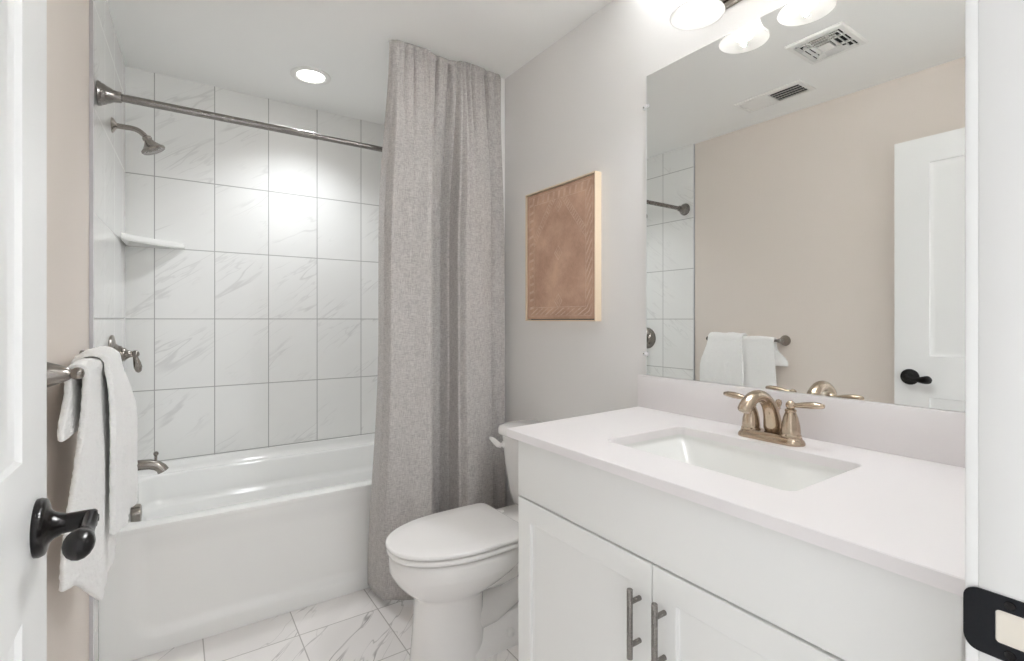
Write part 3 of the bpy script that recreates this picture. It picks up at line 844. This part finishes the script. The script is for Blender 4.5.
# ------------------------------------------------------------------ vanity
VX, VY0, VY1 = 0.795, 0.19, 1.140       # door face, right and left end of the cabinet
def vanity():
    root = empty('vanity_cabinet', ((VX + XR) / 2, (VY0 + VY1) / 2, 0), 0, 'white shaker vanity cabinet with two doors under the quartz top', 'cabinet')
    ox, oy = root.location.x, root.location.y
    X = lambda x: x - ox
    Y = lambda y: y - oy
    xb = XR - 0.0005
    xc = VX + 0.020
    m = MB()
    m.box(X(xc), X(xb), Y(VY1 - 0.018), Y(VY1), 0.0, 0.8945)
    m.box(X(xc), X(xb), Y(VY0), Y(VY0 + 0.018), 0.0, 0.8945)
    m.box(X(xc), X(xb), Y(VY0 + 0.018), Y(VY1 - 0.018), 0.10, 0.118)
    m.box(X(xb - 0.012), X(xb), Y(VY0 + 0.018), Y(VY1 - 0.018), 0.118, 0.70)
    m.box(X(xc + 0.06), X(xc + 0.075), Y(VY0 + 0.018), Y(VY1 - 0.018), 0.0, 0.10)
    # face frame
    m.box(X(xc), X(xc + 0.019), Y(VY0 + 0.018), Y(VY1 - 0.018), 0.855, 0.8945)
    m.box(X(xc), X(xc + 0.019), Y(VY0 + 0.018), Y(VY1 - 0.018), 0.700, 0.745)
    m.box(X(xc), X(xc + 0.019), Y(0.64), Y(0.70), 0.118, 0.700)
    m.build('carcass', M['cabinet'], root, 0, bevel=0.001, seg=1)
    MB().box(X(VX), X(xc - 0.001), Y(VY0 + 0.001), Y(VY1 - 0.001), 0.7345, 0.8905).build('drawer_front', M['cabinet'], root, 0, bevel=0.002)
    def shaker(y0, y1):
        z0, z1, st, dep = 0.112, 0.7295, 0.056, 0.0085
        x0, x1 = VX, xc - 0.001
        def rc(ins, x): return [(X(x), Y(y0 + ins), z0 + ins), (X(x), Y(y1 - ins), z0 + ins), (X(x), Y(y1 - ins), z1 - ins), (X(x), Y(y0 + ins), z1 - ins)]
        k = MB().loft([rc(0, x1), rc(0, x0 + 0.0015), rc(0.0015, x0), rc(st, x0), rc(st + 0.0015, x0 + 0.001), rc(st + 0.003, x0 + dep), ], True, True)
        return k.build('door', M['cabinet'], root, 25)
    ym = 0.668
    dl = shaker(ym + 0.0012, VY1 - 0.001)
    dr = shaker(VY0 + 0.001, ym - 0.0012)
    def pull(door, y):
        zc, L = 0.605, 0.142
        x = VX - 0.030
        p = MB().lathe([(0.0055, -L / 2), (0.0062, -L / 2 + 0.0008), (0.0062, L / 2 - 0.0008), (0.0055, L / 2)], 20, Matrix.Translation((X(x), Y(y), zc)))
        for dz in (-0.044, 0.044):
            p.tube([(X(x), Y(y), zc + dz), (X(VX + 0.0005), Y(y), zc + dz)], 0.0052, 16)
        p.build('handle', M['steel'], door, 40)
    pull(dl, ym + 0.031)
    pull(dr, ym - 0.032)
vanity()

SX0, SX1, SY0, SY1 = 0.908, 1.208, 0.449, 0.911
ZC = 0.917
def counter():
    root = empty('vanity_countertop', (1.07, 0.68, 0.895), 0, 'white quartz countertop with backsplash and rectangular sink cut-out', 'countertop')
    ox, oy, oz = root.location
    x0, x1, y0, y1 = 0.774, XR - 0.0005, 0.181, 1.168
    def outer(ins, z):
        p = rrect((x0 + x1) / 2, (y0 + y1) / 2, (x1 - x0) / 2 - ins, (y1 - y0) / 2 - ins, 0.003, z, 6)
        return [(a - ox, b + (0.033 * (a - x0) / (x1 - x0) if b > 0.7 else 0) - oy, c - oz) for a, b, c in p]
    def inner(ins, z):
        p = rrect((SX0 + SX1) / 2, (SY0 + SY1) / 2, (SX1 - SX0) / 2 + ins, (SY1 - SY0) / 2 + ins, 0.02, z, 6)
        return [(a - ox, b - oy, c - oz) for a, b, c in p]
    m = MB().loft([outer(0, 0.8952), outer(0, ZC - 0.0015), outer(0.0015, ZC), inner(0.0015, ZC), inner(0, ZC - 0.0015), inner(0, 0.8952)], wrap=True)
    m.build('slab', M['counter'], root, 25)
    MB().box(x1 - 0.020 - ox, x1 - ox, y0 - oy, 1.2005 - oy, ZC - oz + 0.0002, 1.029 - oz).build('backsplash', M['counter'], root, 0, bevel=0.0012)
counter()

def sink():
    cx, cy = (SX0 + SX1) / 2, (SY0 + SY1) / 2
    root = empty('sink', (cx, cy, 0.77), 0, 'white rectangular undermount sink sunk into the quartz top', 'sink')
    hx, hy = (SX1 - SX0) / 2, (SY1 - SY0) / 2
    def rg(a, b, r, z, sy=0): return rrect(0, sy, hx + a, hy + b, r, z - 0.77, 6)
    m = MB().loft([rg(0.018, 0.018, 0.03, 0.8948), rg(0.003, 0.003, 0.022, 0.8948), rg(0.003, 0.003, 0.022, 0.887), rg(0.000, -0.001, 0.022, 0.880), rg(-0.005, -0.012, 0.024, 0.874), rg(-0.030, -0.060, 0.03, 0.800), rg(-0.040, -0.078, 0.034, 0.780), rg(-0.055, -0.10, 0.03, 0.773), rg(-0.12, -0.20, 0.02, 0.770)], False, True)
    m.build('basin', M['sinkware'], root, 50)
    MB().lathe([(0.031, 0.0), (0.0315, 0.002), (0.028, 0.004), (0.021, 0.002), (0.019, 0.006), (0.010, 0.008), (0.001, 0.0085)], 30, Matrix.Translation((0.02, 0, 0.0005))).build('drain', M['champagne'], root, 40)
sink()

def faucet():
    root = empty('faucet', (1.260, 0.677, ZC), 0, 'champagne nickel two-handle faucet behind the sink', 'faucet')
    b = MB()
    b.loft([rrect(0, 0, 0.029, 0.083, 0.029, 0.0002, 10), rrect(0, 0, 0.0295, 0.0835, 0.0295, 0.004, 10), rrect(0, 0, 0.027, 0.081, 0.027, 0.010, 10), rrect(0, 0, 0.0235, 0.0775, 0.0235, 0.013, 10), rrect(0, 0, 0.022, 0.076, 0.022, 0.018, 10), rrect(0, 0, 0.019, 0.073, 0.019, 0.021, 10)])
    b.build('base', M['champagne'], root, 30)
    sp = MB()
    pts, rad = [], []
    ctl = [(0.010, 0.016, 0.0235), (0.009, 0.040, 0.0205), (0.002, 0.070, 0.0175), (-0.012, 0.094, 0.016), (-0.034, 0.109, 0.0155), (-0.058, 0.112, 0.0155), (-0.080, 0.104, 0.0155), (-0.096, 0.088, 0.0155), (-0.101, 0.078, 0.016)]
    for x, z, r_ in ctl:
        pts.append((x * 1.22 + 0.002, 0, z * 1.06)); rad.append((r_ * 1.02, r_ * 1.08))
    sp.tube(pts, rad, 28)
    sp.build('spout', M['champagne'], root, 50, subsurf=1)
    MB().lathe([(0.0035, 0.012), (0.0035, 0.074), (0.006, 0.077), (0.0045, 0.081), (0.0075, 0.087), (0.0085, 0.093), (0.006, 0.099), (0.001, 0.101)], 16, Matrix.Translation((0.030, 0, 0)) @ Matrix.Rotation(0.12, 4, 'Y')).build('lift_rod', M['champagne'], root)
    for sg in (-1, 1):
        hm = Matrix.Translation((0, sg * 0.051, 0))
        h = MB().lathe([(0.024, 0.019), (0.0245, 0.022), (0.022, 0.026), (0.0225, 0.030), (0.0205, 0.048), (0.0165, 0.066), (0.0125, 0.077), (0.0115, 0.079), (0.0135, 0.082), (0.0125, 0.085), (0.008, 0.088)], 32, hm).build('handle', M['champagne'], root, 30)
        lv = MB().sphere((0, sg * 0.051, 0.096), 0.0115)
        d = Vector((0.0, sg, 0.0))
        a0 = Vector((0, sg * 0.051, 0.097))
        lv.tube([tuple(a0 + d * q + Vector((0, 0, dz))) for q, dz in ((0.008, 0), (0.018, 0.001), (0.032, 0.003), (0.050, 0.005), (0.066, 0.006), (0.076, 0.006), (0.078, 0.006))],
                [(0.0055, 0.006), (0.006, 0.008), (0.0075, 0.0105), (0.0085, 0.012), (0.0075, 0.0105), (0.005, 0.007), (0.001, 0.002)], 18)
        lv.build('lever', M['champagne'], h, 50)
faucet()

# ------------------------------------------------------------------ mirror
def mirror():
    y0, y1, z0, z1 = 0.175, 1.172, 1.0305, 2.079
    root = empty('wall_mirror', (XR, (y0 + y1) / 2, z0), 0, 'large frameless mirror above the backsplash', 'mirror')
    oy = root.location.y
    MB().box(-0.006, -0.0008, y0 - oy, y1 - oy, 0, z1 - z0).build('glass', M['mirror'], root, 0)
    # polished edge
    e = MB()
    e.box(-0.0062, -0.0008, y1 - oy, y1 - oy + 0.004, 0, z1 - z0)
    tag(e.build('polished_edge', M['clear'], root, 0), 'pale polished edge')
    for y, z in ((y1, 1.105), (y1, 1.972)):
        k = MB().box(-0.0095, -0.0005, y - oy + 0.004, y - oy + 0.016, z - z0 - 0.007, z - z0 + 0.007).box(-0.0095, -0.0068, y - oy - 0.010, y - oy + 0.006, z - z0 - 0.006, z - z0 + 0.006)
        c = k.build('clip', M['clear'], root, 0, bevel=0.001)
        MB().lathe([(0.003, 0), (0.0025, 0.001), (0.0005, 0.001)], 12, Matrix.Translation((-0.0094, y - oy + 0.010, z - z0)) @ Matrix.Rotation(-PI / 2, 4, 'Y')).build('screw', M['steel'], c)
mirror()

# ------------------------------------------------------------------ vanity light
def vanity_light():
    yc = 0.697
    root = empty('vanity_light', (XR, yc, 2.222), 0, 'three-lamp nickel vanity light with white glass bell shades above the mirror', 'wall light')
    MB().box(-0.012, -0.0005, -0.255, 0.255, -0.064, 0.046).build('backplate', M['nickel'], root, 0, bevel=0.004)
    MB().box(-0.024, -0.012, -0.238, 0.238, -0.046, 0.028).build('raised_bar', M['nickel'], root, 0, bevel=0.005)
    for k in (-1, 0, 1):
        y = k * 0.187
        MB().tube([(-0.020, y, 0.0), (-0.06, y, 0.006), (-0.095, y, 0.022), (-0.118, y, 0.026), (-0.126, y, 0.018), (-0.126, y, 0.004)], 0.0075, 16).build('arm', M['nickel'], root)
        MB().lathe([(0.008, 0.010), (0.022, 0.006), (0.028, -0.004), (0.029, -0.018), (0.026, -0.022)], 28, Matrix.Translation((-0.126, y, 0.0))).build('socket', M['nickel'], root)
        out = [(0.030, -0.004), (0.0370, -0.012), (0.042, -0.030), (0.045, -0.050), (0.049, -0.070), (0.056, -0.088), (0.065, -0.102), (0.0735, -0.112), (0.0755, -0.116)]
        inn = [(r_ - 0.0032, z) for r_, z in reversed(out)]
        inn[0] = (0.0722, -0.1165)
        sh = MB()
        n = 44
        T = Matrix.Translation((-0.126, y, 0))
        rings = [[(r_ * math.cos(2 * PI * j / n), r_ * math.sin(2 * PI * j / n), z) for j in range(n)] for r_, z in out + inn]
        sh.loft(rings, wrap=True, mat=T)
        s_ = sh.build('shade', M['shade'], root, 60)
        MB().lathe([(0.013, -0.022), (0.0145, -0.040), (0.020, -0.050), (0.029, -0.062), (0.0345, -0.074), (0.0355, -0.083), (0.0335, -0.094), (0.027, -0.105), (0.016, -0.113), (0.0008, -0.1165)], 28, T).build('bulb', M['bulb'], s_)
        ld = bpy.data.lights.new('lamp_glow', 'SPOT')
        ld.energy = BULB_W; ld.color = LAMP_C
        ld.spot_size = math.radians(150); ld.spot_blend = 0.6; ld.shadow_soft_size = 0.0065
        lo = bpy.data.objects.new('lamp_glow', ld)
        C.objects.link(lo); lo.parent = root; lo.location = (-0.126, y, -0.1235)
        ld = bpy.data.lights.new('ceiling_fill', 'SPOT')  # added fill spot over the shade, standing in for glow through the glass
        ld.energy = FILL_W; ld.color = LAMP_C
        ld.spot_size = math.radians(128); ld.spot_blend = 0.5; ld.shadow_soft_size = 0.02
        lo = bpy.data.objects.new('ceiling_fill', ld)
        C.objects.link(lo); lo.parent = root; lo.location = (-0.130, y, 0.050); lo.rotation_euler = (0, math.radians(180 + 46), 0)
vanity_light()

# ------------------------------------------------------------------ ceiling fittings
def downlight():
    root = empty('recessed_light', (0.557, 2.60, H), 0, 'round white recessed light in the ceiling over the bathtub', 'ceiling light')
    MB().lathe([(0.094, -0.0003), (0.0935, -0.004), (0.088, -0.0075), (0.074, -0.009), (0.068, -0.006), (0.064, -0.0035), (0.0635, -0.0003)], 48).build('trim_ring', M['plastic'], root, 40)
    MB().lathe([(0.0632, -0.0004), (0.0632, -0.0030), (0.04, -0.0036), (0.001, -0.0040)], 48).build('lens', M['lens'], root)
    ld = bpy.data.lights.new('lens_glow', 'SPOT')
    ld.energy = DOWN_W; ld.color = LAMP_C
    ld.spot_size = math.radians(132); ld.spot_blend = 1.0; ld.shadow_soft_size = 0.055
    lo = bpy.data.objects.new('lens_glow', ld)
    C.objects.link(lo); lo.parent = root; lo.location = (0, 0, -0.064)
downlight()

def fan():
    root = empty('exhaust_fan_grille', (0.367, 1.025, H), 0, 'square white exhaust fan grille of nested louvres on the ceiling', 'fan grille')
    hx, hy = 0.128, 0.116
    def rc(k, z): return [(-hx * k, -hy * k, z), (hx * k, -hy * k, z), (hx * k, hy * k, z), (-hx * k, hy * k, z)]
    MB().loft([rc(1.0, -0.0003), rc(0.99, -0.006), rc(0.94, -0.010), rc(0.80, -0.012), rc(0.79, -0.009), rc(0.79, -0.0003)], wrap=True).build('frame', M['plastic'], root, 25)
    MB().box(-hx * 0.80, hx * 0.80, -hy * 0.80, hy * 0.80, -0.002, -0.0004).build('opening', M['dark'], root, 0)
    for k in (0.70, 0.53, 0.36):
        MB().loft([rc(k, -0.005), rc(k + 0.035, -0.015), rc(k + 0.015, -0.016), rc(k - 0.025, -0.0055)], wrap=True).build('louvre', M['plastic'], root, 25)
    MB().loft([rc(0.20, -0.005), rc(0.22, -0.014), rc(0.16, -0.015)]).build('centre_plate', M['plastic'], root, 25)
    c = MB()
    for a in (-0.30, 0.30):
        c.box(hx * a - 0.004, hx * a + 0.004, -hy * 0.8, hy * 0.8, -0.010, -0.003)
        c.box(-hx * 0.8, hx * 0.8, hy * a - 0.004, hy * a + 0.004, -0.010, -0.003)
    c.build('ribs', M['plastic'], root, 0)
fan()

def vent():
    root = empty('ceiling_vent', (0.04, 1.433, H), 0, 'narrow white air vent with slats on the ceiling near the beige wall', 'vent')
    hx, hy = 0.086, 0.182
    def rc(a, b, z): return [(-a, -b, z), (a, -b, z), (a, b, z), (-a, b, z)]
    MB().loft([rc(hx, hy, -0.0003), rc(hx - 0.002, hy - 0.002, -0.005), rc(hx - 0.022, hy - 0.022, -0.009), rc(hx - 0.024, hy - 0.024, -0.007), rc(hx - 0.024, hy - 0.024, -0.0003)], wrap=True).build('frame', M['plastic'], root, 25)
    MB().box(-hx + 0.024, hx - 0.024, -hy + 0.024, hy - 0.024, -0.0016, -0.0004).build('opening', M['dark'], root, 0)
    MB().box(-hx + 0.024, hx - 0.024, -0.004, 0.004, -0.008, -0.0018).build('divider', M['plastic'], root, 0)
    n = 5
    for side in (-1, 1):
        for i in range(n):
            x = (-hx + 0.030) + (2 * hx - 0.060) * i / (n - 1)
            y0, y1 = (0.005, hy - 0.025) if side > 0 else (-hy + 0.025, -0.005)
            tilt = 0.012 if side > 0 else -0.002
            MB().add([(x - tilt, y0, -0.008), (x - tilt, y1, -0.008), (x + (0.004 if side > 0 else 0), y1, -0.002), (x + (0.004 if side > 0 else 0), y0, -0.002)], [(0, 1, 2, 3)]).build('slat', M['plastic'], root, 0, solid=0.001)
vent()
